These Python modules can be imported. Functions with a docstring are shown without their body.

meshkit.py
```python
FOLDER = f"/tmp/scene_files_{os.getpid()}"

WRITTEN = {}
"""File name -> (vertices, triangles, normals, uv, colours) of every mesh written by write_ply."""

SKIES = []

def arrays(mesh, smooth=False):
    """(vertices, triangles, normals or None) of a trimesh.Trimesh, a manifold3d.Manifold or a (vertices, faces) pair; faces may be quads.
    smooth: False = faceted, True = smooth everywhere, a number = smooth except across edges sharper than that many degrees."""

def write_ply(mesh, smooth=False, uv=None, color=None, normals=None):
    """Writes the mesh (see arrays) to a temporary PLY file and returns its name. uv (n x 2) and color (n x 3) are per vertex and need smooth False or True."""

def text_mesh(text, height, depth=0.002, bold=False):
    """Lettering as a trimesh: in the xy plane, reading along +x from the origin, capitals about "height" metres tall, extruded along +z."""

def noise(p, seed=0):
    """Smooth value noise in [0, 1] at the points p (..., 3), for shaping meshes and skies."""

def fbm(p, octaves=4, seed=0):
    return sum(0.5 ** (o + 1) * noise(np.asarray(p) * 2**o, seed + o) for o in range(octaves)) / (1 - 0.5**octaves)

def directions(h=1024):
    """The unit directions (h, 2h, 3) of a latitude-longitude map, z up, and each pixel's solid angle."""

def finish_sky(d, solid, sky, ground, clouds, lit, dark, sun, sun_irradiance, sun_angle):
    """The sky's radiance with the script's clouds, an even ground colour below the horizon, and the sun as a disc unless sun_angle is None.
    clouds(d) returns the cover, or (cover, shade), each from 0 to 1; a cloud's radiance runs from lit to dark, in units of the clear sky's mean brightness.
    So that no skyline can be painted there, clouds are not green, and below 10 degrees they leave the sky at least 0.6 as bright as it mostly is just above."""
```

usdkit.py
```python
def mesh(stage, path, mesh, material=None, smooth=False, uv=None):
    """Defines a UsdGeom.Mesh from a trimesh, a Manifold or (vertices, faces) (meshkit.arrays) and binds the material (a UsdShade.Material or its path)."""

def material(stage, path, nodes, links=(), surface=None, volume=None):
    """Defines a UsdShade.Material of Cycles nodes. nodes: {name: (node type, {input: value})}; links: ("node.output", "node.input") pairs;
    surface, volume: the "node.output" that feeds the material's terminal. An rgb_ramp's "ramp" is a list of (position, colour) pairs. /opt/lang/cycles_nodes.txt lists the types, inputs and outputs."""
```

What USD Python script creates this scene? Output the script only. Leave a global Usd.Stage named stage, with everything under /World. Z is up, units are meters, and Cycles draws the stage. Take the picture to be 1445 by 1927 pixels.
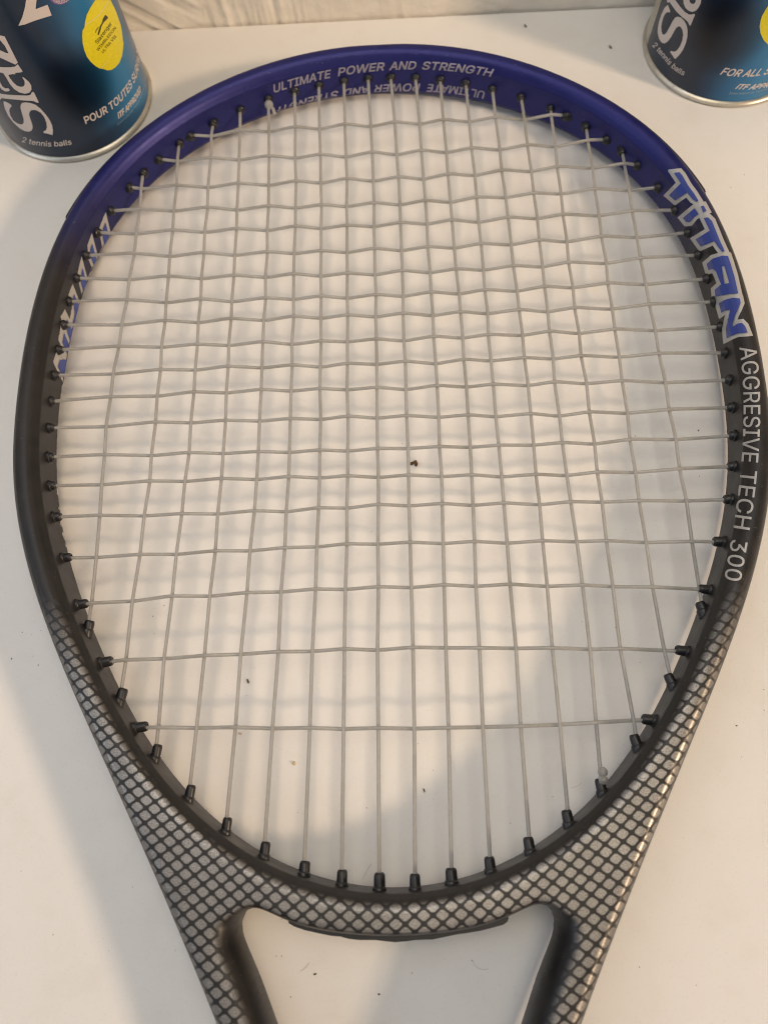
import math, random
import numpy as np
import trimesh, usdkit, meshkit
from scipy.spatial import Delaunay, cKDTree
from scipy.interpolate import splprep, splev
from scipy.ndimage import map_coordinates
from shapely.geometry import Polygon, Point, LineString, MultiPolygon, box
from shapely import affinity, contains_xy, union_all
from pxr import Usd, UsdGeom, UsdLux, UsdShade, Gf, Sdf, Vt

random.seed(7)
rng = np.random.default_rng(7)
stage = Usd.Stage.CreateInMemory()
UsdGeom.SetStageUpAxis(stage, UsdGeom.Tokens.z)
UsdGeom.SetStageMetersPerUnit(stage, 1.0)
UsdGeom.Xform.Define(stage, '/World')
UsdGeom.Scope.Define(stage, '/World/Looks')

# ------------------------------------------------------------------ camera, lights
# The racket's own frame: x across, y towards the tip, z = 0 in the string plane, metres. The table lies under it, a little
# lower at the throat because the grip is thicker than the head. World: the table top is z = 0.
TILT = math.radians(0.6)
T0 = -0.0155
RX = np.array([[1, 0, 0], [0, math.cos(TILT), math.sin(TILT)], [0, -math.sin(TILT), math.cos(TILT)]])
SHIFT = np.array([0, 0, -(RX @ np.array([0, -0.03, T0]))[2]])
def to_world(p):
    return np.asarray(p, float) @ RX.T + SHIFT
FPX, TH, ROLL, ANG = 1450.0, math.radians(19.0656), math.radians(-6.6351), math.radians(5.2598)
EYE_R = np.array([0.00667, 0, 0.26])
def ray_r(P):
    """directions, in the racket's frame, of the sight lines through points of the 1445 x 1927 photograph"""
    P = np.atleast_2d(np.asarray(P, float))
    u = (P[:, 0] - 722.5) / FPX; v = (P[:, 1] - 963.5) / FPX
    c, s = math.cos(ROLL), math.sin(ROLL)
    u, v = c * u + s * v, -s * u + c * v
    d = np.c_[u, math.sin(TH) - v * math.cos(TH), -(math.cos(TH) + v * math.sin(TH))]
    c, s = math.cos(ANG), math.sin(ANG)
    return d @ np.array([[c, -s, 0], [s, c, 0], [0, 0, 1]]).T
def hit(P, z=0.0):
    d = ray_r(P)
    return EYE_R + d * ((z - EYE_R[2]) / d[:, 2])[:, None]
EYE = to_world(EYE_R)
def ray_w(P):
    return ray_r(P) @ RX.T
def on_table(P, z=0.0):
    d = ray_w(P)
    return EYE + d * ((z - EYE[2]) / d[:, 2])[:, None]

base = ray_w([(722.5, 963.5)])[0]
right = ray_w([(722.5 + FPX, 963.5)])[0] - base
up = base - ray_w([(722.5, 963.5 + FPX)])[0]
cam = UsdGeom.Camera.Define(stage, '/World/camera')
m = Gf.Matrix4d(*[float(x) for row in ((*right, 0), (*up, 0), (*(-base), 0), (*EYE, 1)) for x in row])
cam.AddTransformOp().Set(m)
cam.CreateHorizontalApertureAttr(36.0); cam.CreateVerticalApertureAttr(36.0 * 1024 / 767)
cam.CreateFocalLengthAttr(36.0 * FPX / 1445)
cam.CreateClippingRangeAttr(Gf.Vec2f(0.01, 20))
cam.CreateFStopAttr(14.0); cam.CreateFocusDistanceAttr(0.272)
cam.GetPrim().CreateAttribute('exposure', Sdf.ValueTypeNames.Float).Set(0.15)

def rect_light(name, pos, target, w, h, power, color):
    L = UsdLux.RectLight.Define(stage, '/World/' + name)
    L.CreateWidthAttr(w); L.CreateHeightAttr(h); L.CreateIntensityAttr(power); L.CreateColorAttr(Gf.Vec3f(*color))
    z = np.asarray(pos, float) - np.asarray(target, float); z /= np.linalg.norm(z)
    x = np.cross([0, 1, 0.01], z); x /= np.linalg.norm(x); y = np.cross(z, x)
    L.AddTransformOp().Set(Gf.Matrix4d(*[float(q) for r in ((*x, 0), (*y, 0), (*z, 0), (*pos, 1)) for q in r]))
    return L
KEY = np.array([1.62, -0.72, 1.0]); KEY /= np.linalg.norm(KEY)
rect_light('low_warm_lamp', np.array([0, 0.08, 0]) + KEY * 2.6, (0, 0.08, 0), 0.23, 0.23, 238.0, (1.0, 0.73, 0.49))
rect_light('ceiling_light', (-0.12, 0.30, 0.95), (0, 0.20, 0), 0.9, 0.7, 1.20, (0.94, 0.97, 1.06))
rect_light('front_window', (0.15, -1.3, 0.95), (0, 0.2, 0), 1.0, 0.8, 0.75, (1.0, 0.97, 0.93))
rect_light('wall_lamp', (0.10, 0.10, 0.85), (0.02, 0.33, 0), 0.4, 0.4, 2.8, (1.0, 0.82, 0.54))
rect_light('window_light', (-1.3, -0.2, 0.9), (0, 0.1, 0), 0.9, 0.9, 1.7, (0.78, 0.88, 1.0))
dome = UsdLux.DomeLight.Define(stage, '/World/room_light')
dome.CreateIntensityAttr(1.0)

# ------------------------------------------------------------------ materials
def M(name, nodes, links=(), surface='p.BSDF'):
    return usdkit.material(stage, '/World/Looks/' + name, nodes, links, surface)
def plain(name, color, rough=0.5, **k):
    return M(name, {'p': ('principled_bsdf', {'base_color': color, 'roughness': rough, **k})})
amb = usdkit.material(stage, '/World/Looks/room_air', {'b': ('background_shader', {'color': (0.96, 0.98, 1.04), 'strength': 0.07})}, (), 'b.background')
UsdShade.MaterialBindingAPI.Apply(dome.GetPrim()).Bind(amb)

M_TABLE = M('white_laminate', {
    'tc': ('texture_coordinate', {}),
    'n1': ('noise_texture', {'scale': 9.0, 'detail': 5.0, 'roughness': 0.6}),
    'n2': ('noise_texture', {'scale': 2600.0, 'detail': 1.0}),
    'n3': ('noise_texture', {'scale': 60.0, 'detail': 4.0, 'roughness': 0.65}),
    'r1': ('rgb_ramp', {'ramp': [(0.30, (0.785, 0.765, 0.735)), (0.7, (0.81, 0.79, 0.76))]}),
    'r3': ('rgb_ramp', {'ramp': [(0.0, (0.90, 0.88, 0.84)), (0.30, (0.975, 0.968, 0.955)), (0.5, (1, 1, 1))]}),
    'n4': ('noise_texture', {'scale': 1100.0, 'detail': 2.0}), 'r4': ('rgb_ramp', {'ramp': [(0.25, (0.94, 0.935, 0.925)), (0.42, (1, 1, 1))]}), 'm4': ('mix_color', {'blend_type': 'multiply', 'fac': 1.0}),
    'mx': ('mix_color', {'blend_type': 'multiply', 'fac': 1.0}),
    'mr': ('map_range', {'from_min': 0.3, 'from_max': 0.7, 'to_min': 0.34, 'to_max': 0.50}),
    'bp': ('bump', {'strength': 0.05, 'distance': 0.0002}),
    'p': ('principled_bsdf', {'roughness': 0.42, 'specular_ior_level': 0.4})},
    [('tc.object', 'n1.vector'), ('tc.object', 'n2.vector'), ('tc.object', 'n3.vector'), ('n1.fac', 'r1.fac'), ('n3.fac', 'r3.fac'),
     ('r1.color', 'mx.a'), ('r3.color', 'mx.b'), ('tc.object', 'n4.vector'), ('n4.fac', 'r4.fac'), ('mx.result', 'm4.a'), ('r4.color', 'm4.b'), ('m4.result', 'p.base_color'), ('n3.fac', 'mr.value'), ('mr.result', 'p.roughness'),
     ('n2.fac', 'bp.height'), ('bp.normal', 'p.normal')])
M_WALL = M('embossed_wallpaper', {
    'tc': ('texture_coordinate', {}),
    'n1': ('noise_texture', {'scale': 55.0, 'detail': 5.0, 'roughness': 0.65}),
    'r1': ('rgb_ramp', {'ramp': [(0.3, (0.82, 0.77, 0.69)), (0.7, (0.87, 0.83, 0.76))]}),
    'n2': ('noise_texture', {'scale': 420.0, 'detail': 3.0}),
    'bp': ('bump', {'strength': 0.35, 'distance': 0.0006}),
    'p': ('principled_bsdf', {'roughness': 0.75, 'specular_ior_level': 0.25})},
    [('tc.object', 'n1.vector'), ('tc.object', 'n2.vector'), ('n1.fac', 'r1.fac'), ('r1.color', 'p.base_color'), ('n2.fac', 'bp.height'), ('bp.normal', 'p.normal')])

# racket paint: satin purple at the tip fading to charcoal, and a silver printed net on the throat. "paint": r = net, g = purple; st = net cells
N = {'uv': ('attribute', {'attribute': 'st'}), 'sx': ('separate_xyz', {}), 'pa': ('attribute', {'attribute': 'paint'}), 'sc': ('separate_xyz', {}),
     'fx': ('math', {'math_type': 'fraction'}), 'fy': ('math', {'math_type': 'fraction'}),
     'ax': ('math', {'math_type': 'subtract', 'value2': 0.5}), 'ay': ('math', {'math_type': 'subtract', 'value2': 0.5}),
     'bx': ('math', {'math_type': 'absolute'}), 'by': ('math', {'math_type': 'absolute'}),
     'cx': ('math', {'math_type': 'subtract', 'value2': 0.16}), 'cy': ('math', {'math_type': 'subtract', 'value2': 0.16}),
     'dx': ('math', {'math_type': 'maximum', 'value2': 0.0}), 'dy': ('math', {'math_type': 'maximum', 'value2': 0.0}),
     'ex': ('math', {'math_type': 'multiply'}), 'ey': ('math', {'math_type': 'multiply'}),
     'sm': ('math', {'math_type': 'add'}), 'sq': ('math', {'math_type': 'sqrt'}),
     'cell': ('map_range', {'range_type': 'smoothstep', 'from_min': 0.285, 'from_max': 0.165, 'to_min': 0.0, 'to_max': 1.0, 'clamp': True}),
     'net': ('math', {'math_type': 'multiply'}),
     'tc': ('texture_coordinate', {}), 'gn': ('noise_texture', {'scale': 2500.0, 'detail': 2.0}), 'gl': ('noise_texture', {'scale': 38.0, 'detail': 2.0}), 'gv': ('map_range', {'from_min': 0.3, 'from_max': 0.7, 'to_min': 0.62, 'to_max': 1.0, 'clamp': True}), 'nv': ('math', {'math_type': 'multiply'}),
     'gr': ('rgb_ramp', {'ramp': [(0.30, (0.20, 0.190, 0.180)), (0.70, (0.46, 0.440, 0.415))]}),
     'wn': ('noise_texture', {'scale': 140.0, 'detail': 4.0}),
     'bk': ('rgb_ramp', {'ramp': [(0.3, (0.010, 0.0092, 0.0095)), (0.7, (0.017, 0.0152, 0.015))]}),
     'pu': ('rgb_ramp', {'ramp': [(0.3, (0.0150, 0.0168, 0.128)), (0.7, (0.0190, 0.0210, 0.150))]}),
     'm1': ('mix_color', {'blend_type': 'mix'}), 'm2': ('mix_color', {'blend_type': 'mix'}),
     'sp': ('math', {'math_type': 'multiply', 'value2': 0.65}),
     'ad': ('math', {'math_type': 'add', 'use_clamp': True}), 'me': ('math', {'math_type': 'multiply', 'value2': 0.68}),
     'dn': ('noise_texture', {'scale': 1500.0, 'detail': 1.0}), 'dm': ('map_range', {'from_min': 0.735, 'from_max': 0.80, 'to_min': 0.0, 'to_max': 0.40, 'clamp': True}),
     'm3': ('mix_color', {'blend_type': 'mix', 'b': (0.30, 0.29, 0.28)}),
     'rr': ('map_range', {'from_min': 0.3, 'from_max': 0.7, 'to_min': 0.38, 'to_max': 0.48}),
     'p': ('principled_bsdf', {'roughness': 0.42, 'specular_ior_level': 0.45})}
Lk = [('uv.vector', 'sx.vector'), ('pa.vector', 'sc.vector'), ('sx.x', 'fx.value1'), ('sx.y', 'fy.value1'), ('fx.value', 'ax.value1'), ('fy.value', 'ay.value1'),
      ('ax.value', 'bx.value1'), ('ay.value', 'by.value1'), ('bx.value', 'cx.value1'), ('by.value', 'cy.value1'), ('cx.value', 'dx.value1'), ('cy.value', 'dy.value1'),
      ('dx.value', 'ex.value1'), ('dx.value', 'ex.value2'), ('dy.value', 'ey.value1'), ('dy.value', 'ey.value2'), ('ex.value', 'sm.value1'), ('ey.value', 'sm.value2'),
      ('sm.value', 'sq.value1'), ('sq.value', 'cell.value'), ('cell.result', 'net.value1'), ('sc.x', 'net.value2'),
      ('tc.object', 'gn.vector'), ('gn.fac', 'gr.fac'), ('tc.object', 'wn.vector'), ('wn.fac', 'bk.fac'), ('wn.fac', 'pu.fac'),
      ('sc.y', 'm1.fac'), ('bk.color', 'm1.a'), ('pu.color', 'm1.b'), ('tc.object', 'gl.vector'), ('gl.fac', 'gv.value'), ('net.value', 'nv.value1'), ('gv.result', 'nv.value2'), ('nv.value', 'm2.fac'), ('m1.result', 'm2.a'), ('gr.color', 'm2.b'), ('m2.result', 'm3.a'), ('tc.object', 'dn.vector'), ('dn.fac', 'dm.value'), ('dm.result', 'm3.fac'), ('m3.result', 'p.base_color'),
      ('net.value', 'ad.value1'), ('sp.value', 'ad.value2'), ('sc.y', 'sp.value1'), ('ad.value', 'me.value1'), ('me.value', 'p.metallic'), ('wn.fac', 'rr.value'), ('rr.result', 'p.roughness')]
M_FRAME = M('satin_racket_paint', N, Lk)
M_STRING = M('grey_string', {
    'tc': ('texture_coordinate', {}), 'n': ('noise_texture', {'scale': 900.0, 'detail': 2.0}),
    'n2': ('noise_texture', {'scale': 55.0, 'detail': 3.0}), 'r2': ('rgb_ramp', {'ramp': [(0.30, (0.80, 0.78, 0.73)), (0.5, (1, 1, 1))]}), 'mx': ('mix_color', {'blend_type': 'multiply', 'fac': 1.0}),
    'r': ('rgb_ramp', {'ramp': [(0.3, (0.39, 0.385, 0.37)), (0.7, (0.51, 0.50, 0.485))]}),
    'p': ('principled_bsdf', {'roughness': 0.17, 'specular_ior_level': 1.0}), 't': ('translucent_bsdf', {'color': (0.82, 0.81, 0.78)}), 'm': ('mix_closure', {'fac': 0.56})},
    [('tc.object', 'n.vector'), ('tc.object', 'n2.vector'), ('n.fac', 'r.fac'), ('n2.fac', 'r2.fac'), ('r.color', 'mx.a'), ('r2.color', 'mx.b'), ('mx.result', 'p.base_color'), ('p.BSDF', 'm.closure1'), ('t.BSDF', 'm.closure2')], 'm.closure')
M_RUBBER = plain('black_plastic', (0.014, 0.014, 0.016), 0.38)
M_GUARD = M('scuffed_guard', {'tc': ('texture_coordinate', {}), 'n': ('noise_texture', {'scale': 260.0, 'detail': 4.0}),
    'r': ('rgb_ramp', {'ramp': [(0.35, (0.016, 0.015, 0.015)), (0.75, (0.045, 0.042, 0.040))]}), 'p': ('principled_bsdf', {'roughness': 0.6})},
    [('tc.object', 'n.vector'), ('n.fac', 'r.fac'), ('r.color', 'p.base_color')])
M_SILVER = plain('silver_print', (0.44, 0.425, 0.41), 0.45, metallic=0.25)
M_BLUE = plain('blue_print', (0.030, 0.055, 0.27), 0.40)
M_DIMSILVER = plain('tip_print', (0.31, 0.29, 0.37), 0.45)
M_WHITEPRINT = plain('white_print', (0.66, 0.60, 0.58), 0.35)
M_PALEPRINT = plain('pale_blue_print', (0.30, 0.40, 0.48), 0.35)
M_YELLOW = M('yellow_print', {'tc': ('texture_coordinate', {}), 'n': ('noise_texture', {'scale': 900.0, 'detail': 3.0}),
    'r': ('rgb_ramp', {'ramp': [(0.3, (0.76, 0.64, 0.010)), (0.7, (0.84, 0.73, 0.018))]}), 'p': ('principled_bsdf', {'roughness': 0.4})},
    [('tc.object', 'n.vector'), ('n.fac', 'r.fac'), ('r.color', 'p.base_color')])
M_PALEYELLOW = plain('pale_seam_print', (0.78, 0.70, 0.30), 0.4)
M_INK = plain('black_ink', (0.05, 0.045, 0.012), 0.4)
M_PURPLEPRINT = plain('purple_print', (0.16, 0.07, 0.28), 0.4)
M_TIN = M('dull_tin', {'tc': ('texture_coordinate', {}), 'n': ('noise_texture', {'scale': 130.0, 'detail': 5.0, 'roughness': 0.7}),
    'r': ('rgb_ramp', {'ramp': [(0.27, (0.16, 0.14, 0.10)), (0.40, (0.52, 0.49, 0.42)), (0.7, (0.66, 0.63, 0.57))]}),
    'p': ('principled_bsdf', {'roughness': 0.36, 'metallic': 0.75})}, [('tc.object', 'n.vector'), ('n.fac', 'r.fac'), ('r.color', 'p.base_color')])
M_LID = plain('clear_grey_lid', (0.45, 0.45, 0.46), 0.35)
M_GRIP = plain('black_grip', (0.02, 0.02, 0.02), 0.7)

def can_label(name, blue_at):
    """navy print with a bright blue band running up the can round the angle blue_at (radians, about the can's axis) and the dark printed backdrop of the ball beside it"""
    return M(name, {
        'tc': ('texture_coordinate', {}), 's': ('separate_xyz', {}), 'at': ('math', {'math_type': 'arctan2'}),
        'sh': ('math', {'math_type': 'subtract', 'value2': blue_at}),
        'w1': ('math', {'math_type': 'wrap', 'value2': math.pi, 'value3': -math.pi}), 'ab': ('math', {'math_type': 'absolute'}),
        'n': ('noise_texture', {'scale': 30.0, 'detail': 3.0}), 'nm': ('map_range', {'from_min': 0.0, 'from_max': 1.0, 'to_min': -0.12, 'to_max': 0.12}),
        'ad': ('math', {'math_type': 'add'}), 'mr': ('map_range', {'from_min': 0.0, 'from_max': 0.95, 'to_min': 0.0, 'to_max': 1.0, 'clamp': True}),
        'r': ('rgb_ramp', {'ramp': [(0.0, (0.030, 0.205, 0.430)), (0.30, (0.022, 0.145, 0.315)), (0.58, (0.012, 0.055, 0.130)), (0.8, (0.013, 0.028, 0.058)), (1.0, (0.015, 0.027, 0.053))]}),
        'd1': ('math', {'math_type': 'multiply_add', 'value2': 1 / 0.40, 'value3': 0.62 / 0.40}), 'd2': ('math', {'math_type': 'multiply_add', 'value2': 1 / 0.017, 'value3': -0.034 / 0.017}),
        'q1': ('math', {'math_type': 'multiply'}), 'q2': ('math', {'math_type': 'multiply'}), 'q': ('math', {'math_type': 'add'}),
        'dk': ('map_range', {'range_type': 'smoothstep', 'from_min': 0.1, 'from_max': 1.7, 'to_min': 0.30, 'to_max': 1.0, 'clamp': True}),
        'v': ('combine_color', {}), 'mx': ('mix_color', {'blend_type': 'multiply', 'fac': 1.0}),
        'p': ('principled_bsdf', {'roughness': 0.22, 'specular_ior_level': 0.45})},
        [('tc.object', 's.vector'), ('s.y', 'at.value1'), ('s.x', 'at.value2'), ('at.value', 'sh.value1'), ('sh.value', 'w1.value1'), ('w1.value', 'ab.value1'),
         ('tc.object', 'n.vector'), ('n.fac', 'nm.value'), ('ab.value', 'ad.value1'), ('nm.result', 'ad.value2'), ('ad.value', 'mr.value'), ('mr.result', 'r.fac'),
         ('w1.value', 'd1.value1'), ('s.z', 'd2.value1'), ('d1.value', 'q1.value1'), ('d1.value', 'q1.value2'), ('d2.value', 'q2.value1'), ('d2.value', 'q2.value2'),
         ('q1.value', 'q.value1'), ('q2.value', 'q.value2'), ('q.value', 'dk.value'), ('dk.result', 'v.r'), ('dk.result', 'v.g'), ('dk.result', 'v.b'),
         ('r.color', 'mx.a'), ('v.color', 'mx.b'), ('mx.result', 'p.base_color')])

# ------------------------------------------------------------------ helpers
used = {}
def numbered(parent, name):
    k = (parent, name); n = used.get(k, 0); used[k] = n + 1
    return f'{parent}/{name}' if n == 0 else f'{parent}/{name}_{n:03d}'
def thing(name, label, cat, mat=None, group=None):
    x = UsdGeom.Xform.Define(stage, numbered('/World', name))
    if mat is not None:
        x.AddTransformOp().Set(mat)
    return tag(x.GetPrim(), label, cat, group)
def tag(p, label, cat=None, group=None, kind=None):
    for k, v in (('label', label), ('category', cat), ('group', group), ('kind', kind)):
        if v: p.SetCustomDataByKey(k, v)
    return p
def obj(name, mesh, material, parent='/World', smooth=False, uv=None, label=None):
    parent = parent if isinstance(parent, str) else str(parent.GetPath())
    g = usdkit.mesh(stage, numbered(parent, name), mesh, material, smooth=smooth, uv=uv)
    if label: g.GetPrim().SetCustomDataByKey('label', label)
    return g.GetPrim()
def place(p):
    return Gf.Matrix4d(1).SetTranslate(Gf.Vec3d(*map(float, p)))

def tube(path, r, n=10, close=True):
    path = np.asarray(path, float); k = len(path)
    t = np.gradient(path, axis=0); t /= np.linalg.norm(t, axis=1)[:, None]
    ref = np.array([0, 0, 1.0])
    a = np.cross(t, ref); bad = np.linalg.norm(a, axis=1) < 1e-3
    a[bad] = np.cross(t[bad], [1, 0, 0]); a /= np.linalg.norm(a, axis=1)[:, None]
    b = np.cross(t, a)
    r = np.broadcast_to(r, k)
    ph = np.arange(n) / n * 2 * np.pi
    v = (path[:, None] + r[:, None, None] * (a[:, None] * np.cos(ph)[None, :, None] + b[:, None] * np.sin(ph)[None, :, None])).reshape(-1, 3)
    i = np.arange(k - 1)[:, None] * n; j = np.arange(n)[None]; j2 = (j + 1) % n
    q = np.stack([i + j, i + j2, i + n + j2, i + n + j], -1).reshape(-1, 4)
    f = np.vstack([q[:, [0, 2, 1]], q[:, [0, 3, 2]]])
    if close:
        v = np.vstack([v, path[0], path[-1]]); c0, c1 = len(v) - 2, len(v) - 1
        e = np.arange(n); e2 = (e + 1) % n; o = (k - 1) * n
        f = np.vstack([f, np.c_[np.full(n, c0), e, e2], np.c_[np.full(n, c1), o + e2, o + e]])
    mm = trimesh.Trimesh(v, f, process=False)
    if mm.volume < 0: mm.invert()
    return mm
def lathe(profile, n=96):
    p = np.asarray(profile, float)
    return trimesh.creation.revolve(p, sections=n)
def smooth01(a, b, x):
    t = np.clip((x - a) / (b - a), 0, 1); return t * t * (3 - 2 * t)

# lettering: flat outlines in the photograph's own coordinates, laid by sight line onto the real surface they are printed on
_glyphs = {}
def glyph(text, bold=True):
    k = (text, bold)
    if k not in _glyphs:
        t = meshkit.text_mesh(text, 1.0, 0.01, bold)
        top = t.face_normals[:, 2] > 0.9
        _glyphs[k] = union_all([Polygon(x[:, :2]) for x in t.triangles[top]]).buffer(0.004).simplify(0.008)
    return _glyphs[k]
def polys(g):
    return [p for p in getattr(g, 'geoms', [g]) if p.geom_type == 'Polygon' and p.area > 0]
def warp(g, fn):
    out = []
    for p in polys(g):
        p = p.segmentize(0.12)
        out.append(Polygon(fn(np.array(p.exterior.coords)[:, :2]), [fn(np.array(r.coords)[:, :2]) for r in p.interiors]).buffer(0))
    return union_all(out)
def text_px(text, path, height, slant=0.0, bold=True, grow=0.0):
    g = glyph(text, bold)
    if grow: g = g.buffer(grow)
    x0, y0, x1, y1 = g.bounds
    path = np.asarray(path, float)
    if len(path) > 2:
        tck, _ = splprep(path.T, s=len(path) * 0.5, k=min(3, len(path) - 1)); path = np.array(splev(np.linspace(0, 1, 200), tck)).T
    s = np.r_[0, np.cumsum(np.linalg.norm(np.diff(path, axis=0), axis=1))]
    L = s[-1]
    def fn(c):
        a = (c[:, 0] - x0) / (x1 - x0) * L + slant * c[:, 1] * height
        aa = np.clip(a, 0, L)
        P = np.c_[np.interp(aa, s, path[:, 0]), np.interp(aa, s, path[:, 1])]
        Q = np.c_[np.interp(np.clip(aa + 1, 0, L), s, path[:, 0]), np.interp(np.clip(aa + 1, 0, L), s, path[:, 1])] - np.c_[np.interp(np.clip(aa - 1, 0, L), s, path[:, 0]), np.interp(np.clip(aa - 1, 0, L), s, path[:, 1])]
        Q /= np.linalg.norm(Q, axis=1)[:, None]
        return P + Q * (a - aa)[:, None] + np.c_[Q[:, 1], -Q[:, 0]] * (c[:, 1] * height)[:, None]
    return warp(g, fn)
def flat_mesh(g, edge):
    vs, fs, n = [], [], 0
    for p in polys(g):
        v, f = trimesh.creation.triangulate_polygon(p, engine='earcut')
        v, f = trimesh.remesh.subdivide_to_size(np.c_[v, np.zeros(len(v))], f, edge, max_iter=12)
        vs.append(v[:, :2]); fs.append(f + n); n += len(v)
    return np.vstack(vs), np.vstack(fs)
def poly_from(pts, scale, origin):
    return Polygon(np.asarray(pts, float) / scale + np.asarray(origin, float)).buffer(0)

# ------------------------------------------------------------------ table and wall
slab = box(-0.75, -0.55, 0.75, 0.3425)
tb = trimesh.creation.extrude_polygon(slab, 0.025, engine='earcut'); tb.apply_translation([0, 0, -0.025])
t = thing('table', 'white laminate table top that the racket and cans stand on', 'table')
obj('table_top', tb, M_TABLE, t)
for sx in (-0.70, 0.70):
    for sy in (-0.50, 0.29):
        leg = trimesh.creation.box([0.05, 0.05, 0.70]); leg.apply_translation([sx, sy, -0.375]); obj('table_leg', leg, M_TABLE, t)

# embossed wallpaper: combed fans of ridges, as real relief where it is seen
def wall_relief(x, z):
    p = np.c_[x, z, np.zeros_like(x)]
    h = np.zeros_like(x)
    cent = np.array([[-0.15, 0.03], [-0.108, 0.018], [-0.06, 0.022], [0.0, 0.012], [0.05, 0.03], [0.10, 0.015], [0.15, 0.03], [-0.20, 0.03], [-0.02, 0.05], [-0.13, 0.06], [0.07, 0.06]])
    angs = np.radians([52, 55, 2, 8, 70, 20, -30, 30, 60, 10, -40])
    w = 4.5e-3 * (meshkit.fbm(p * 60, 3, 3)[:, None] - 0.5) * 2
    d = np.hypot(x[:, None] - cent[:, 0] + w[:, 0:1], (z[:, None] - cent[:, 1]) * 0.8)
    order = d.argmin(1); dd = np.sort(d, 1)
    a = angs[order]
    u = x * np.cos(a) + z * np.sin(a) + 0.0022 * (meshkit.noise(p * 45, 5) - 0.5)
    v = -x * np.sin(a) + z * np.cos(a)
    rid = meshkit.fbm(np.c_[u * 330, v * 22, order * 7.0], 3, 8)
    amp = smooth01(0.0, 0.006, dd[:, 1] - dd[:, 0]) * 0.6 + 0.4
    amp = amp * np.where(x > -0.035, 0.22, 1.0)
    h = (rid - 0.45) * 0.0020 * amp + 0.0007 * (meshkit.fbm(np.c_[x * 150, z * 260, x * 0], 3, 11) - 0.5)
    return h
WALL_Y = 0.3437
gx = np.unique(np.r_[np.linspace(-0.9, -0.22, 8), np.arange(-0.22, 0.1331, 0.0007)])
gz = np.unique(np.r_[np.linspace(-0.8, -0.012, 4), np.arange(-0.012, 0.075, 0.0008), np.linspace(0.076, 0.42, 6)])
X, Z = np.meshgrid(gx, gz)
xf, zf = X.ravel(), Z.ravel()
fade = smooth01(-0.22, -0.20, xf) * smooth01(-0.012, -0.008, zf) * smooth01(0.075, 0.065, zf)
rel = np.where(fade > 0, wall_relief(xf, zf) * fade, 0)
wv = np.c_[xf, WALL_Y - rel * 0.8, zf]
nx, nz = len(gx), len(gz)
ii = (np.arange(nz - 1)[:, None] * nx + np.arange(nx - 1)[None]).ravel()
wf = np.vstack([np.c_[ii, ii + 1, ii + nx + 1], np.c_[ii, ii + nx + 1, ii + nx]])
# the wall steps back beside the right can
def quad(a, b, c, d): return np.array([a, b, c, d], float), np.array([[0, 1, 2], [0, 2, 3]])
q1 = quad((0.1331, WALL_Y, -0.8), (0.1331, WALL_Y + 0.02, -0.8), (0.1331, WALL_Y + 0.02, 0.42), (0.1331, WALL_Y, 0.42))
q2 = quad((0.1331, WALL_Y + 0.02, -0.8), (0.9, WALL_Y + 0.02, -0.8), (0.9, WALL_Y + 0.02, 0.42), (0.1331, WALL_Y + 0.02, 0.42))
back = quad((-0.9, WALL_Y + 0.12, -0.8), (0.9, WALL_Y + 0.12, -0.8), (0.9, WALL_Y + 0.12, 0.42), (-0.9, WALL_Y + 0.12, 0.42))
wm = trimesh.util.concatenate([trimesh.Trimesh(wv, wf, process=False)] + [trimesh.Trimesh(*q, process=False) for q in (q1, q2)])
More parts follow.
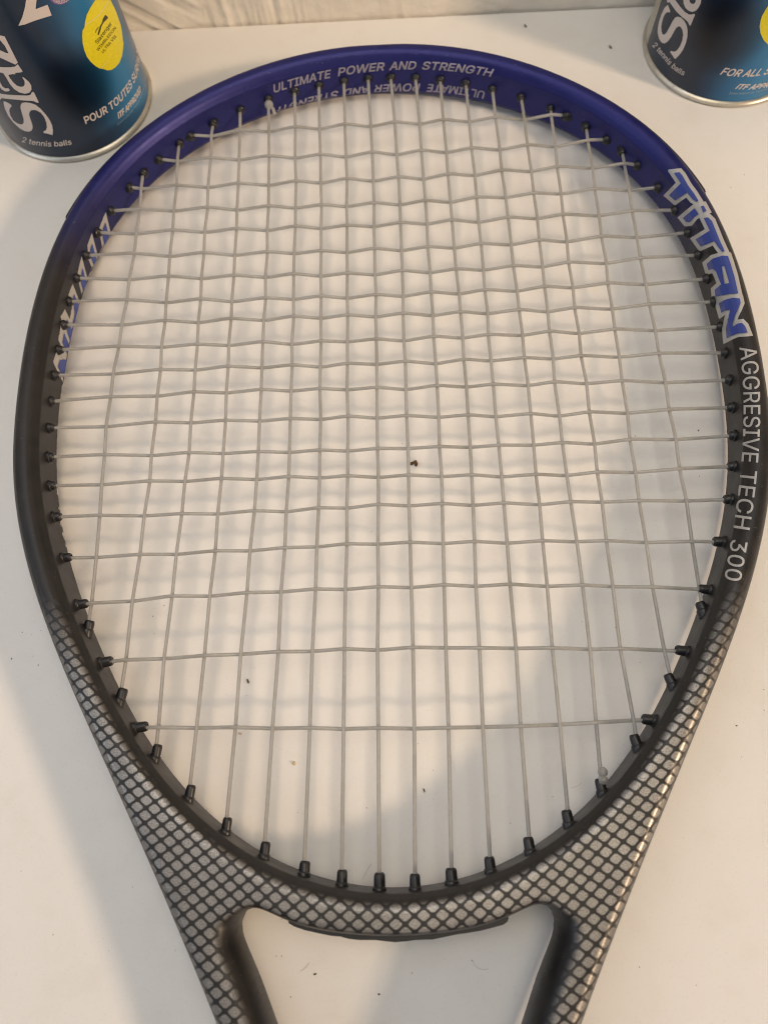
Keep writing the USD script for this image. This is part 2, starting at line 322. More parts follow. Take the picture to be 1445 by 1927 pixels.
w_ = obj('wall', wm, M_WALL, smooth=50)
tag(w_, 'cream wall with combed embossed wallpaper behind the table', kind='structure')

# ------------------------------------------------------------------ racket
R2W = Gf.Matrix4d(*[float(x) for row in ((*RX[:, 0], 0), (*RX[:, 1], 0), (*RX[:, 2], 0), (*SHIFT, 1)) for x in row])
racket = thing('tennis_racket', 'purple and charcoal strung tennis racket with silver net print, lying on the table', 'tennis racket', R2W)

MT = np.array([(269,327),(337,273),(400,240),(452,207),(505,190),(554,172),(600,158),(647,152),(692.6,147),(735,144),(781.6,145),(828,148),(876,154),(926,163),(980,180),(1035.5,200),(1102.6,236),(1171,287)])
MB = np.array([(166,1176),(227,1306),(293,1413),(356,1493),(425,1558),(497,1604),(572,1640),(643,1658),(714,1667),(781,1667),(850,1657),(923,1637),(997,1595),(1070,1547),(1133,1490),(1198,1397),(1264,1284),(1322,1146)])
CL = np.array([(373,254),(303,299),(250,352),(213,396),(187,437),(167,480),(150,523),(132,567),(121,611),(113,658),(105,706),(98,755),(95,805),(95,860),(99,914),(108,973),(124,1050),(150,1138),(197,1247),(263,1370)])
CR = np.array([(1068,217),(1140,262),(1196,310),(1236,352),(1270,395),(1285,438),(1305,480),(1320,525),(1335,568),(1347,615),(1357,664),(1368,715),(1373,767),(1376,820),(1374,878),(1368,940),(1355,1020),(1330,1110),(1290,1226),(1222,1356)])
mt, mb, cl, cr = (hit(P)[:, :2] for P in (MT, MB, CL, CR))
# inner edge of the head: a smooth even curve through all the string holes
HC = np.array([0, 0.13])
pts = np.vstack([mt, mb, cl, cr]) - HC
phi = np.arctan2(pts[:, 0], pts[:, 1]); rad = np.linalg.norm(pts, axis=1)
grow = np.where(np.r_[np.zeros(18), np.ones(18), np.ones(20), np.ones(20)] > 0, 0.0011, 0.0)
A = np.cos(np.outer(phi, np.arange(8)))
coef = np.linalg.lstsq(A, rad + grow, rcond=None)[0]
ph = np.linspace(0, 2 * np.pi, 900, endpoint=False)
rr = np.cos(np.outer(ph, np.arange(8))) @ coef
inner = np.c_[rr * np.sin(ph), rr * np.cos(ph)] + HC
HEAD = Polygon(inner)
RING_W = 0.0103
ring_out = HEAD.buffer(RING_W)
# outer outline
ro = np.array(ring_out.exterior.segmentize(0.004).coords)
sel = ro[(ro[:, 1] > 0.126) & (ro[:, 0] >= 0)]
sel = sel[np.argsort(np.arctan2(sel[:, 0], sel[:, 1] - 0.13))]
arms = np.array([(135.3,108),(132.7,94),(128.1,76),(120.9,57),(110.1,36.4),(92.7,6.9),(80.6,-13),(68.2,-34),(57.4,-57),(52.2,-68),(41.5,-90),(29.5,-115),(20,-138),(16,-160),(15.2,-185),(15.2,-215)]) / 1000
half = np.vstack([[0, sel[0, 1]], sel[1::3], arms])
tck, _ = splprep(half.T, s=len(half) * (0.25e-3) ** 2, k=3)
hs = np.array(splev(np.linspace(0, 1, 900), tck)).T; hs[0, 0] = 0; hs = hs[hs[:, 0] >= -1e-9]
OUTER = Polygon(np.vstack([hs, (hs * [-1, 1])[::-1]])).buffer(0)
th = np.array([(0,-44.6),(16.2,-43.6),(30.5,-40.6),(36,-38.5),(39.3,-37.2),(42.8,-36.6),(45.8,-38.0),(47.4,-41.2),(47.2,-44),(44.5,-50.2),(40.8,-57.5),(36.1,-67.9),(27.5,-87),(18.5,-107),(9,-128.5),(4,-137.5),(0,-139.5)]) / 1000
full = np.vstack([th, (th[1:-1] * [-1, 1])[::-1], th[:1]])
tck, _ = splprep(full.T, s=0, k=3, per=True)
THROAT = Polygon(np.array(splev(np.linspace(0, 1, 700, endpoint=False), tck)).T).buffer(0)
BODY = OUTER.difference(HEAD).difference(THROAT)

def dense(ring, step=0.00025):
    return np.array(ring.segmentize(step).coords)[:, :2]
K_HEAD, K_OUT, K_TH = (cKDTree(dense(p.exterior)) for p in (HEAD, OUTER, THROAT))
def dists(p):
    dh = K_HEAD.query(p, workers=-1)[0] * np.where(contains_xy(HEAD, p[:, 0], p[:, 1]), -1, 1)
    dt = K_TH.query(p, workers=-1)[0] * np.where(contains_xy(THROAT, p[:, 0], p[:, 1]), -1, 1)
    do = K_OUT.query(p, workers=-1)[0] * np.where(contains_xy(OUTER, p[:, 0], p[:, 1]), 1, -1)
    return dh * 1000, do * 1000, dt * 1000
HMAX = 11.6
def ell(d, w, z0):
    t = np.clip(d / w, 0, 1); return z0 + (HMAX - z0) * np.sqrt(np.maximum(1 - (1 - t) ** 2, 0))
def smin(a, b, k):
    q = np.maximum(k - np.abs(a - b), 0) / k; return np.minimum(a, b) - q * q * k * 0.25
def height(p, D=None):
    dh, do, dt = D if D is not None else dists(p)
    x, y = np.abs(p[:, 0]) * 1000, p[:, 1] * 1000
    low = smooth01(60, 0, y)
    c = 1.6
    h_in = np.where(dh < c, 7.0 + 2.7 * np.clip(dh, 0, None) / c, 9.7 + (HMAX + 0.15 - 9.7) * np.sin(np.pi / 2 * np.clip((dh - c) / 3.6, 0, 1)))
    h_out = ell(np.clip(do, 0, None), 5.6, 2.0)
    w = 2.6 + 4.4 * np.maximum(smooth01(41, 47.5, x) * smooth01(-36, -41, y), smooth01(-42, -50, y))
    h_t = ell(np.clip(dt, 0, None), w, 1.5)
    return smin(smin(h_in, h_out, 0.9), h_t, 1.2) / 1000, (dh, do, dt), w

def resample(ring, step):
    L = ring.length; n = max(8, int(L / step)); s = np.arange(n) / n * L
    c = np.array(ring.coords)[:, :2]; q = np.r_[0, np.cumsum(np.linalg.norm(np.diff(c, axis=0), axis=1))]
    return np.c_[np.interp(s, q, c[:, 0]), np.interp(s, q, c[:, 1])]
P, first = [], None
for d, step in ((0, 0.0007), (0.0002, 0.0007), (0.0005, 0.0007), (0.0010, 0.0008), (0.0016, 0.0008), (0.0022, 0.0008)):
    g = BODY.buffer(-d) if d else BODY
    for pg in polys(g):
        for r_ in [pg.exterior, *pg.interiors]: P.append(resample(r_, step))
    if d == 0: nb = sum(map(len, P))
x0, y0, x1, y1 = BODY.bounds
gx, gy = np.meshgrid(np.arange(x0, x1, 0.0008), np.arange(y0, y1, 0.00072)); gx = gx + 0.0004 * (np.arange(gx.shape[0]) % 2)[:, None]
gp = np.c_[gx.ravel(), gy.ravel()]
core = BODY.buffer(-0.0027)
P.append(gp[contains_xy(core, gp[:, 0], gp[:, 1])])
P = np.vstack(P)
tri = Delaunay(P * 1000).simplices
c = P[tri].mean(1)
inside = contains_xy(BODY, c[:, 0], c[:, 1]) & ~(tri < nb).all(1)
tri = tri[inside]
a_ = P[tri]; cw = np.cross(a_[:, 1] - a_[:, 0], a_[:, 2] - a_[:, 0]) < 0
tri[cw] = tri[cw][:, ::-1]
h, D, wth = height(P)
n = len(P)
edges = np.sort(np.vstack([tri[:, [0, 1]], tri[:, [1, 2]], tri[:, [2, 0]]]), 1)
de = np.vstack([tri[:, [0, 1]], tri[:, [1, 2]], tri[:, [2, 0]]])
_, idx, cnt = np.unique(edges, axis=0, return_index=True, return_counts=True)
rim = de[idx[cnt == 1]]
V = np.vstack([np.c_[P, h], np.c_[P, -h]])
F = np.vstack([tri, tri[:, ::-1] + n, np.c_[rim[:, 1], rim[:, 0], rim[:, 0] + n], np.c_[rim[:, 1], rim[:, 0] + n, rim[:, 1] + n]])
dh, do, dt = D
xm, ym = P[:, 0] * 1000, P[:, 1] * 1000
yy = ym - 0.00088 * xm ** 2
st = np.c_[xm / 5.4 + yy / 4.25, xm / 5.4 - yy / 4.25] + 50
low = smooth01(60, 0, ym)
mask = smooth01(62, 26, ym) * smooth01(1.6 + 0.3 * low, 3.0 + 0.3 * low, dh) * smooth01(0.2, 3.4, do) * smooth01(0.45 * wth, 0.95 * wth, dt) * smooth01(-190, -150, ym)
purple = smooth01(182, 244, ym + 5 * (meshkit.noise(np.c_[P * 120, P[:, 0] * 0], 4) - 0.5))
paint = np.c_[mask, purple, np.zeros(n)]
fr = obj('frame', trimesh.Trimesh(V, F, process=False), M_FRAME, racket, smooth=True, uv=np.vstack([st, st]), label='tubular frame, purple at the tip and charcoal below, with a silver net pattern on the throat')
UsdGeom.PrimvarsAPI(fr).CreatePrimvar('paint', Sdf.ValueTypeNames.Float3Array, 'vertex').Set(Vt.Vec3fArray.FromNumpy(np.vstack([paint, paint]).astype(np.float32)))

# sight lines onto the frame, for the printed lettering
GS = 0.0003
gxs, gys = np.arange(-0.150, 0.1501, GS), np.arange(0.02, 0.3201, GS)
GX, GY = np.meshgrid(gxs, gys); GP = np.c_[GX.ravel(), GY.ravel()]
gh, gD, _ = height(GP)
inside_d = np.minimum(np.minimum(gD[0], gD[1]), gD[2]).reshape(GX.shape)
gh = gh.reshape(GX.shape)
def frame_inside(p):
    ij = [(p[:, 1] - gys[0]) / GS, (p[:, 0] - gxs[0]) / GS]
    return (map_coordinates(inside_d, ij, order=1, mode='nearest') > 0) & (np.abs(p[:, 2]) < map_coordinates(gh, ij, order=1, mode='nearest'))
def onto_frame(px):
    d = ray_r(px); d /= np.linalg.norm(d, axis=1)[:, None]
    t0 = (0.0125 - EYE_R[2]) / d[:, 2]; t1 = (-0.0125 - EYE_R[2]) / d[:, 2]
    lo, hi, done = t0.copy(), t1.copy(), np.zeros(len(px), bool)
    prev = t0.copy()
    for k in range(1, 161):
        tk = t0 + (t1 - t0) * k / 160
        i = frame_inside(EYE_R + d * tk[:, None]) & ~done
        lo[i], hi[i] = prev[i], tk[i]; done |= i; prev = tk
    for _ in range(14):
        mid = (lo + hi) / 2; i = frame_inside(EYE_R + d * mid[:, None])
        hi = np.where(i, mid, hi); lo = np.where(i, lo, mid)
    return EYE_R + d * (hi - 0.00014)[:, None], done
def frame_print(name, shape, material, label, mirror=True, lift=0.0, far=None):
    v, f = flat_mesh(shape, 3.0)
    p, ok = onto_frame(v)
    p = p - ray_r(v) * lift
    f = f[ok[f].all(1)]
    e = np.linalg.norm(p[f] - p[f[:, [1, 2, 0]]], axis=2).max(1)
    f = f[e < 0.004]
    mm = trimesh.Trimesh(p, f, process=False); mm.remove_unreferenced_vertices()
    if mirror != 'only':
        obj(name, mm, material, fr, label=label)
    if far is not None:   # on the far face this print sits a little nearer the strings
        return frame_print(name, affinity.translate(shape, *far), material, label, 'only', lift)
    if mirror:   # the same print stands on the racket's other face
        q = mm.copy(); q.vertices = q.vertices * [-1, 1, -1]
        obj(name, q, material, fr, label=label.replace('lettering', 'lettering of the far face, seen through the strings'))

sc, og = 4.188, (1100, 280)
T1 = [(702,186),(748,181),(770,205),(815,285),(862,348),(897,405),(884,414),(853,398),(806,340),(712,406),(664,364),(757,268)]
I0 = [(915,450),(938,445),(960,485),(932,497)]
I1 = [(866,465),(897,512),(865,530),(830,575),(800,577),(773,543),(800,520)]
T2 = [(938,543),(972,536),(1003,565),(1040,655),(1068,725),(1104,803),(1085,811),(1055,775),(1020,722),(914,770),(873,712),(985,642)]
A1 = [(960,905),(1010,862),(1090,838),(1130,842),(1150,900),(1180,1000),(1210,1135),(1130,1142),(1030,1165),(1025,1110),(1075,1065),(1060,1030),(1032,960),(1005,945),(975,955)]
A0 = [(1078,922),(1100,918),(1140,1055),(1100,1062)]
N1 = [(1056,1216),(1105,1188),(1165,1172),(1222,1176),(1230,1212),(1212,1255),(1185,1310),(1165,1375),(1168,1400),(1205,1375),(1240,1370),(1265,1395),(1285,1446),(1205,1452),(1160,1470),(1118,1492),(1112,1420),(1130,1340),(1147,1265),(1100,1275),(1077,1292)]
blue = union_all([poly_from(x, sc, og) for x in (T1, I0, I1, T2, A1, N1)]).difference(poly_from(A0, sc, og))
sil = union_all([p.buffer(30 / sc, join_style=2, mitre_limit=1.6) for p in polys(blue)])
sil = union_all([Polygon(p.exterior) for p in polys(sil)])
frame_print('lettering', sil, M_SILVER, 'silver outline of the big TITAN lettering', far=(-5, 2))
frame_print('lettering', blue, M_BLUE, 'blue TITAN lettering', lift=0.0004, far=(-5, 2))
bl = np.array([(1391,652),(1395.5,680),(1398,715),(1399,760),(1399,800),(1397.5,835),(1396,868),(1393,884),(1390,910),(1386,945),(1381.7,993),(1375,1020),(1369.5,1052),(1363,1089)], float)
def sub(y0, y1):
    ys = np.linspace(y0, y1, 12); tk, _ = splprep(bl.T, s=8, k=3); q = np.array(splev(np.linspace(0, 1, 400), tk)).T
    return np.c_[np.interp(ys, q[:, 1], q[:, 0]), ys]
for word, a, b in (('AGGRESIVE', 654, 868), ('TECH', 884, 993), ('300', 1015, 1090)):
    frame_print('lettering', text_px(word, sub(a, b), 31, 0.0, False, 0.004), M_SILVER, f'silver lettering {word}')
bt = np.array([(516,173.5),(570,157.5),(623,145),(637,141.5),(680,135.5),(724,131.5),(760,129.8),(783,129),(830,131),(880,136.5),(925,143.5)])
qf = np.polyfit(bt[:, 0], bt[:, 1], 4)
for word, a, b in (('ULTIMATE', 515, 621), ('POWER', 636, 722), ('AND', 732, 781), ('STRENGTH', 793, 923)):
    xs = np.linspace(a, b, 14)
    frame_print('lettering', text_px(word, np.c_[xs, np.polyval(qf, xs)], 14.5, 0.30, True), M_DIMSILVER, f'small pale italic lettering {word} at the tip')

# guards on the outer edge
def prism(poly, z0, z1, ch=0.0006):
    parts = []
    for pg in polys(poly):
        a = trimesh.creation.extrude_polygon(pg, z1 - z0, engine='earcut'); a.apply_translation([0, 0, z0]); parts.append(a)
    return trimesh.util.concatenate(parts)
tipcut = Polygon([(-0.2, 0.2185), (0.2, 0.2185), (0.2, 0.34), (-0.2, 0.34)])
import manifold3d as m3
def bevel_band(poly, half, drop):
    """a band whose faces lean in towards its middle height, as moulded guards do"""
    lay = [(-half, drop), (-half * 0.55, 0.0), (half * 0.55, 0.0), (half, drop)]
    out = []
    for (za, ia), (zb, ib) in zip(lay[:-1], lay[1:]):
        out.append((za, zb, ia, ib))
    vs = []
    for za, zb, ia, ib in out:
        zc = np.linspace(za, zb, 4)
        for u, v_ in zip(zc[:-1], zc[1:]):
            k = (0.5 * (u + v_) - za) / (zb - za); g = poly.buffer(-(ia + (ib - ia) * k))
            if not g.is_empty: vs.append(prism(g, u, v_))
    return trimesh.util.concatenate(vs)
band = OUTER.buffer(0.0014).difference(OUTER.buffer(-0.0022)).intersection(tipcut)
guard = []
for za, zb, w in ((-7.4, -6.5, 0.25), (-6.5, -5.2, 0.75), (-5.2, -3.2, 1.2), (-3.2, 3.2, 1.5), (3.2, 5.2, 1.2), (5.2, 6.5, 0.75), (6.5, 7.4, 0.25)):
    guard.append(prism(OUTER.buffer(w / 1000).difference(OUTER.buffer(-0.0030)).intersection(tipcut), za / 1000, zb / 1000))
obj('bumper_guard', trimesh.util.concatenate(guard), M_GUARD, racket, smooth=30, label='dark scuffed bumper strip round the outer edge of the tip')
gb = np.array([(52,225),(58,248),(90,268),(160,292),(250,312),(320,326),(380,331),(430,345),(490,352),(600,353),(660,360),(720,366),(790,360),(850,352),(950,349),(1020,335),(1100,318),(1170,308),(1250,295),(1340,272),(1395,256),(1418,238),(1425,218)]) / 3.36 + [530, 1660]
low_edge = hit(gb, -0.001)[:, :2]
up_edge = np.c_[np.linspace(low_edge[-1, 0] - 0.0005, low_edge[0, 0] + 0.0005, 40), np.zeros(40)]
cb = np.polyfit(th[:3, 0].tolist() + (-th[1:3, 0]).tolist(), th[:3, 1].tolist() + th[1:3, 1].tolist(), 2)
up_edge[:, 1] = np.polyval(cb, up_edge[:, 0]) + 0.0016
gpoly = Polygon(np.vstack([low_edge, up_edge])).buffer(0)
gmesh = [prism(gpoly.buffer(-s / 1000), a / 1000, b / 1000) for a, b, s in ((-4.2, -3.4, 0.35), (-3.4, 3.0, 0.0), (3.0, 3.5, 0.2), (3.5, 3.9, 0.5))]
obj('bridge_guard', trimesh.util.concatenate(gmesh), M_RUBBER, racket, smooth=30, label='black strip under the throat bridge that carries the lower grommets')

# strings: mains run up, crosses weave over and under them
SR = 0.00064
nm, nc = len(mt), len(cl)
jit = lambda s: rng.normal(0, s)
from scipy.interpolate import PchipInterpolator
M4 = [262,327.5,388.7,446.2,505,555.8,604,652.8,704.3,753,801.8,849.6,899.4,954.5,1009,1059.3,1126.3,1190]
M8 = [202,291.7,359.8,423.5,489,546.7,603,654.4,710.6,766,825.4,882.2,934.7,1001,1054.2,1113,1182.4,1265.4]
M12 = [None,241.4,314.4,387.9,456.4,525,589.7,648.7,710.7,776,839,900.6,968.4,1038,1107.3,1165,1244,None]
C4 = [247,297,347,391,431.7,477,519.7,563,601,647,691,736.5,791,851.6,901,963.7,1035.8,1117.2,1230.7,1370]
C7 = [231,286.8,335,381.9,421,468.4,512.6,554.8,592,638,682.8,729.8,783.8,844,895.4,950.7,1021.7,1104.3,1220.8,1371.5]
C10 = [None,271.6,316,362,406,452,497,540,582,625.5,672.5,721,779,834,893,946,1019.4,1102,1219.6,1363.5]
MX, CY = [], []
for i in range(nm):       # each main: x as a function of y in the string plane, each cross: y as a function of x
    q = [mt[i]] + [hit([(x, y)])[0, :2] for x, y in ((M4[i], 400), (M8[i], 800), (M12[i] if M12[i] else (178 if i == 0 else 1316), 1200 if M12[i] else 1095))] + [mb[i]]
    q = np.array(q); o = np.argsort(q[:, 1]); MX.append(PchipInterpolator(q[o, 1], q[o, 0], extrapolate=True))
for j in range(nc):
    q = [cl[j]] + [hit([(x, y)])[0, :2] for x, y in ((450, C4[j]), (750, C7[j]), (1050, C10[j])) if y] + [cr[j]]
    q = np.array(q); o = np.argsort(q[:, 0]); CY.append(PchipInterpolator(q[o, 0], q[o, 1], extrapolate=True))
inter = {}
for i in range(nm):
    for j in range(nc):
        y = 0.5 * (cl[j][1] + cr[j][1])
        for _ in range(30):
            x = float(MX[i](y)); y = float(CY[j](x))
        if mb[i][1] + 0.003 < y < mt[i][1] - 0.003 and cl[j][0] + 0.003 < x < cr[j][0] - 0.003:
            inter[i, j] = (-y, x, np.array([x + jit(0.00012), y + jit(0.00015)]))
def string_path(p0, p1, knots, end):
    """p0, p1: holes; knots: (point, z) in order; a rounded bend over each crossing"""
    pts = [np.r_[p0, 0.0]] + [np.r_[p, z] for p, z in knots] + [np.r_[p1, 0.0]]
    pts = np.array(pts); e0 = pts[0] - pts[1]; e1 = pts[-1] - pts[-2]
    pts[0] = pts[0] + e0 / np.linalg.norm(e0) * end; pts[-1] = pts[-1] + e1 / np.linalg.norm(e1) * end
    out = [pts[0]]
    for k in range(1, len(pts) - 1):
        a = pts[k] - pts[k - 1]; b = pts[k + 1] - pts[k]
        la, lb = np.linalg.norm(a), np.linalg.norm(b); r = min(0.0020, la * 0.4, lb * 0.4)
        A_, B_ = pts[k] - a / la * r, pts[k] + b / lb * r
        for u in (0, 0.25, 0.5, 0.75, 1): out.append((1 - u) ** 2 * A_ + 2 * u * (1 - u) * (pts[k] * 1.0) + u * u * B_)
    out.append(pts[-1]); return np.array(out)
ends = []
for i in range(nm):
    kn = [(p, (-0.00050 if (i + j) % 2 else 0.00050)) for (ii_, j), (tm, tc_, p) in sorted(inter.items(), key=lambda q: q[1][0]) if ii_ == i]
    pth = string_path(mt[i], mb[i], kn, 0.0035)
    obj('main_string', tube(pth, SR), M_STRING, racket, smooth=60)
    ends += [(mt[i], pth[0] - pth[1]), (mb[i], pth[-1] - pth[-2])]
for j in range(nc):
    kn = [(p, (0.00112 if (i + j) % 2 else -0.00112)) for (i, j_), (tm, tc_, p) in sorted(inter.items(), key=lambda q: q[1][1]) if j_ == j]
    pth = string_path(cl[j], cr[j], kn, 0.0035)
    obj('cross_string', tube(pth, SR), M_STRING, racket, smooth=60)
    ends += [(cl[j], pth[0] - pth[1]), (cr[j], pth[-1] - pth[-2])]

# grommets: a small black barrel with a collar round every string where it enters the frame
hb = dense(HEAD.exterior)
def grommet(length, r):
    prof = [(0.0008, length), (r * 0.74, length), (r * 0.93, length - 0.0004), (r, length - 0.0009), (r * 1.04, 0.0009), (r * 1.22, 0.0006), (r * 1.28, 0.0), (r * 1.28, -0.0020), (0.0008, -0.0020)]
    return lathe(prof[::-1], 14)
for p, e in ends:
    d = e / np.linalg.norm(e)
    k = K_HEAD.query(p)[1]; root = hb[k]
    nout = root - HC; tang = hb[(k + 3) % len(hb)] - hb[k - 3]; nrm = np.array([tang[1], -tang[0]]); nrm /= np.linalg.norm(nrm)
    if nrm @ nout < 0: nrm = -nrm
    # where the string's own line meets the frame
    s = np.linspace(-0.006, 0.006, 121); q = p + d[None, :2] * s[:, None]
    inn = contains_xy(HEAD, q[:, 0], q[:, 1]); k2 = np.nonzero(inn[:-1] & ~inn[1:])[0]
    root = q[k2[0]] if len(k2) else root
    ax = -(d[:2] * 0.8 + nrm * 0.2); ax /= np.linalg.norm(ax)
    lowf = smooth01(0.16, 0.0, p[1])
    g = grommet(0.0018 + 0.0026 * lowf + jit(0.0002), 0.00165 + jit(0.00006))
    zax = np.array([ax[0], ax[1], jit(0.05)]); zax /= np.linalg.norm(zax); xax = np.cross([0, 0, 1.0], zax); xax /= np.linalg.norm(xax); yax = np.cross(zax, xax)
    T = np.eye(4); T[:3, 0], T[:3, 1], T[:3, 2], T[:3, 3] = xax, yax, zax, [root[0], root[1], 0]
    g.apply_transform(T)
    obj('grommet', g, M_RUBBER, racket, smooth=35)

# tie-off knots
def blob(c, r, s=1):
    b = trimesh.creation.icosphere(subdivisions=3, radius=r); b.vertices *= 1 + 0.10 * (meshkit.noise(b.vertices * 900 + s, s)[:, None] - 0.5); b.apply_translation(c); return b
k1 = hit([(1134, 1453)], 0.0012)[0]; k2 = hit([(1135, 1468)], 0.0012)[0]; k3 = hit([(1130, 1474)], 0.0012)[0]
obj('knot', trimesh.util.concatenate([blob(k1, 0.00155, 2), blob(k2, 0.0015, 3), tube(np.array([k1, (k1 + k3) / 2 + [-.0006, 0, .0004], k3]), 0.0006)]), M_STRING, racket, smooth=40, label='double knot tying off the string at the lower right')
k1 = hit([(506, 196)], 0.0)[0]; k2 = hit([(517, 214)], -0.0015)[0]
obj('knot', trimesh.util.concatenate([blob(k1, 0.0019, 5), tube(np.array([k1, (k1 + k2) / 2 + [0.0006, 0, 0.0002], k2]), 0.00075)]), M_STRING, racket, smooth=40, label='knot with a cut tail under the tip')

# grip below the picture
oct_ = affinity.scale(Point(0, 0).buffer(0.0165, quad_segs=2), 1.06, 0.94)
gp_ = trimesh.creation.extrude_polygon(affinity.rotate(oct_, 22.5), 0.20, engine='earcut')
gp_.apply_transform(trimesh.transformations.rotation_matrix(math.pi / 2, [1, 0, 0])); gp_.apply_translation([0, -0.2, 0])
obj('grip', gp_, M_GRIP, racket)

# ------------------------------------------------------------------ cans of tennis balls
CAN_H = 0.145
line_makers = []
def make_can(centre, R, label, blue_at, seam):
    cx, cy = centre
    t = thing('tennis_ball_can', label, 'tennis ball can', place((cx, cy, 0)), 'tennis ball cans standing by the wall')
    C0 = np.array([cx, cy, 0])
    body = lathe([(R - 0.0006, 0.0025), (R - 0.0001, 0.0028), (R, 0.0035), (R, CAN_H - 0.005), (R - 0.0004, CAN_H - 0.004)], 160)
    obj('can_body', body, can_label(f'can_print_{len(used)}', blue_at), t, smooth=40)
    rimp = [(0.001, 0.0020), (R - 0.004, 0.0020), (R - 0.0035, 0.0004), (R - 0.0022, 0.0), (R + 0.0002, 0.0002), (R + 0.0010, 0.0008), (R + 0.0011, 0.0018), (R + 0.0006, 0.0023), (R - 0.0002, 0.0027), (R - 0.0010, 0.0028)]
    obj('bottom_rim', lathe(rimp, 160), M_TIN, t, smooth=40)
    top = [(R - 0.001, CAN_H - 0.0042), (R + 0.0011, CAN_H - 0.0036), (R + 0.0012, CAN_H), (R - 0.002, CAN_H + 0.0008), (0.001, CAN_H - 0.0015)]
    obj('lid', lathe(top, 96), M_LID, t, smooth=40)
    def onto(px, lift):
        d = ray_w(px); o = EYE - C0; rr_ = R + lift
        a = (d[:, :2] ** 2).sum(1); b = 2 * (d[:, :2] @ o[:2]); c = (o[:2] ** 2).sum() - rr_ ** 2
        disc = b * b - 4 * a * c; ok = disc > 0
        tt_ = (-b - np.sqrt(np.maximum(disc, 0))) / (2 * a)
        p = o + d * tt_[:, None]
        return p, ok & (p[:, 2] > 0.0036) & (p[:, 2] < CAN_H - 0.006)
    def pr(name, shape, material, lift=0.00010, lab=None, parent=t):
        v, f = flat_mesh(shape, 4.0); p, ok = onto(v, lift); f = f[ok[f].all(1)]
        if not len(f): return None
        mm = trimesh.Trimesh(p, f, process=False); mm.remove_unreferenced_vertices()
        return obj(name, mm, material, parent, label=lab)
    def line(text, head, a, b, height, slant, material, bold=True, grow=0.0):
        """a line of print that runs round the can: 'head' spans the sight lines a to b, the rest goes on round the side"""
        q, _ = onto(np.array([a, b], float), 0.0)
        sz = np.c_[R * np.unwrap(np.arctan2(q[:, 1], q[:, 0])), q[:, 2]]
        g = glyph(text, bold); g = g.buffer(grow) if grow else g
        hx = glyph(head, bold).bounds; u = sz[1] - sz[0]; k = np.linalg.norm(u) / (hx[2] - hx[0]); u /= np.linalg.norm(u); n_ = np.array([-u[1], u[0]])
        def fn(c): return sz[0] + u * ((c[:, 0:1] - hx[0]) * k + slant * c[:, 1:2] * height) + n_ * c[:, 1:2] * height
        v, f = flat_mesh(affinity.scale(warp(g, fn), 1000, 1000, origin=(0, 0)), 1.2); v = v / 1000
        rr_ = R + 0.0001
        return obj('lettering', trimesh.Trimesh(np.c_[rr_ * np.cos(v[:, 0] / R), rr_ * np.sin(v[:, 0] / R), v[:, 1]], f, process=False), material, t)
    line_makers.append(line)
    if seam is not None:     # bare metal strip where the sheet is joined
        a0, a1 = seam
        an = np.linspace(a0, a1, 8); zz_ = np.array([0.0036, CAN_H - 0.006])
        v = np.array([[(R + 0.00008) * math.cos(a), (R + 0.00008) * math.sin(a), z] for z in zz_ for a in an])
        f = np.array([[i, i + 1, i + 9] for i in range(7)] + [[i, i + 9, i + 8] for i in range(7)])
        obj('seam', (v, f), M_TIN, t, smooth=True)
    return t, pr
LC, RC, CR_ = (-0.1423, 0.3009), (0.1580, 0.3155), 0.0353
tl, prl = make_can(LC, CR_, 'navy tennis ball can left of the racket tip with French lettering', -0.36, None)
s_ = 6.425
pL = lambda pts: poly_from(pts, s_, (0, 0))
S_ = [(45,1215),(95,1235),(135,1262),(140,1285),(122,1295),(112,1330),(125,1390),(160,1450),(215,1490),(262,1500),(285,1485),(287,1440),(270,1380),(250,1310),(248,1270),(265,1240),(310,1232),(370,1240),(430,1262),(490,1310),(550,1375),(600,1445),(630,1510),(640,1570),(636,1628),(590,1615),(525,1600),(528,1582),(555,1570),(568,1535),(562,1480),(535,1410),(490,1355),(430,1325),(380,1325),(355,1350),(352,1385),(368,1435),(390,1500),(395,1540),(380,1575),(345,1587),(300,1580),(235,1545),(160,1475),(100,1395),(60,1310),(45,1250)]
l_ = [(-60,1110),(0,1125),(100,1140),(200,1145),(330,1150),(370,1140),(388,1105),(410,1110),(470,1235),(445,1235),(400,1215),(300,1210),(200,1200),(100,1190),(20,1180),(0,1200),(-60,1190)]
ab = [(100,880),(160,878),(230,900),(300,940),(350,985),(378,1030),(380,1080),(355,1115),(300,1128),(230,1110),(170,1070),(120,1010),(80,940),(40,880)]
ah = [(100,900),(150,890),(210,895),(265,925),(295,970),(300,1010),(285,1038),(250,1045),(205,1030),(160,990),(120,940)]
ast = [(-60,800),(0,805),(100,808),(180,800),(215,770),(275,860),(245,870),(150,880),(60,884),(0,870),(-60,870)]
at_ = [(-40,940),(0,985),(30,1040),(65,1062),(100,1060),(120,1080),(105,1098),(60,1098),(20,1075),(-10,1035),(-40,990)]
z_ = [(-60,420),(0,422),(55,432),(216,752),(185,775),(120,745),(0,690),(-60,665),(-60,590),(0,600),(70,632),(105,640),(60,550),(0,478),(-60,430)]
arrow = [(315,0),(300,90),(270,200),(222,305),(300,290),(430,240),(625,180),(575,50),(430,105),(440,0),(450,-60),(318,-60)]
rnd = lambda g, r: g.buffer(r).buffer(-2 * r).buffer(r)
for g in (pL(S_), pL(l_), union_all([pL(ab).difference(pL(ah)), pL(ast)]), pL(at_), pL(z_)):
    prl('lettering', rnd(g, 0.8), M_WHITEPRINT, lab='large white italic lettering up the side')
prl('printed_emblem', pL(arrow), M_WHITEPRINT, lab='white pointed emblem near the top edge')
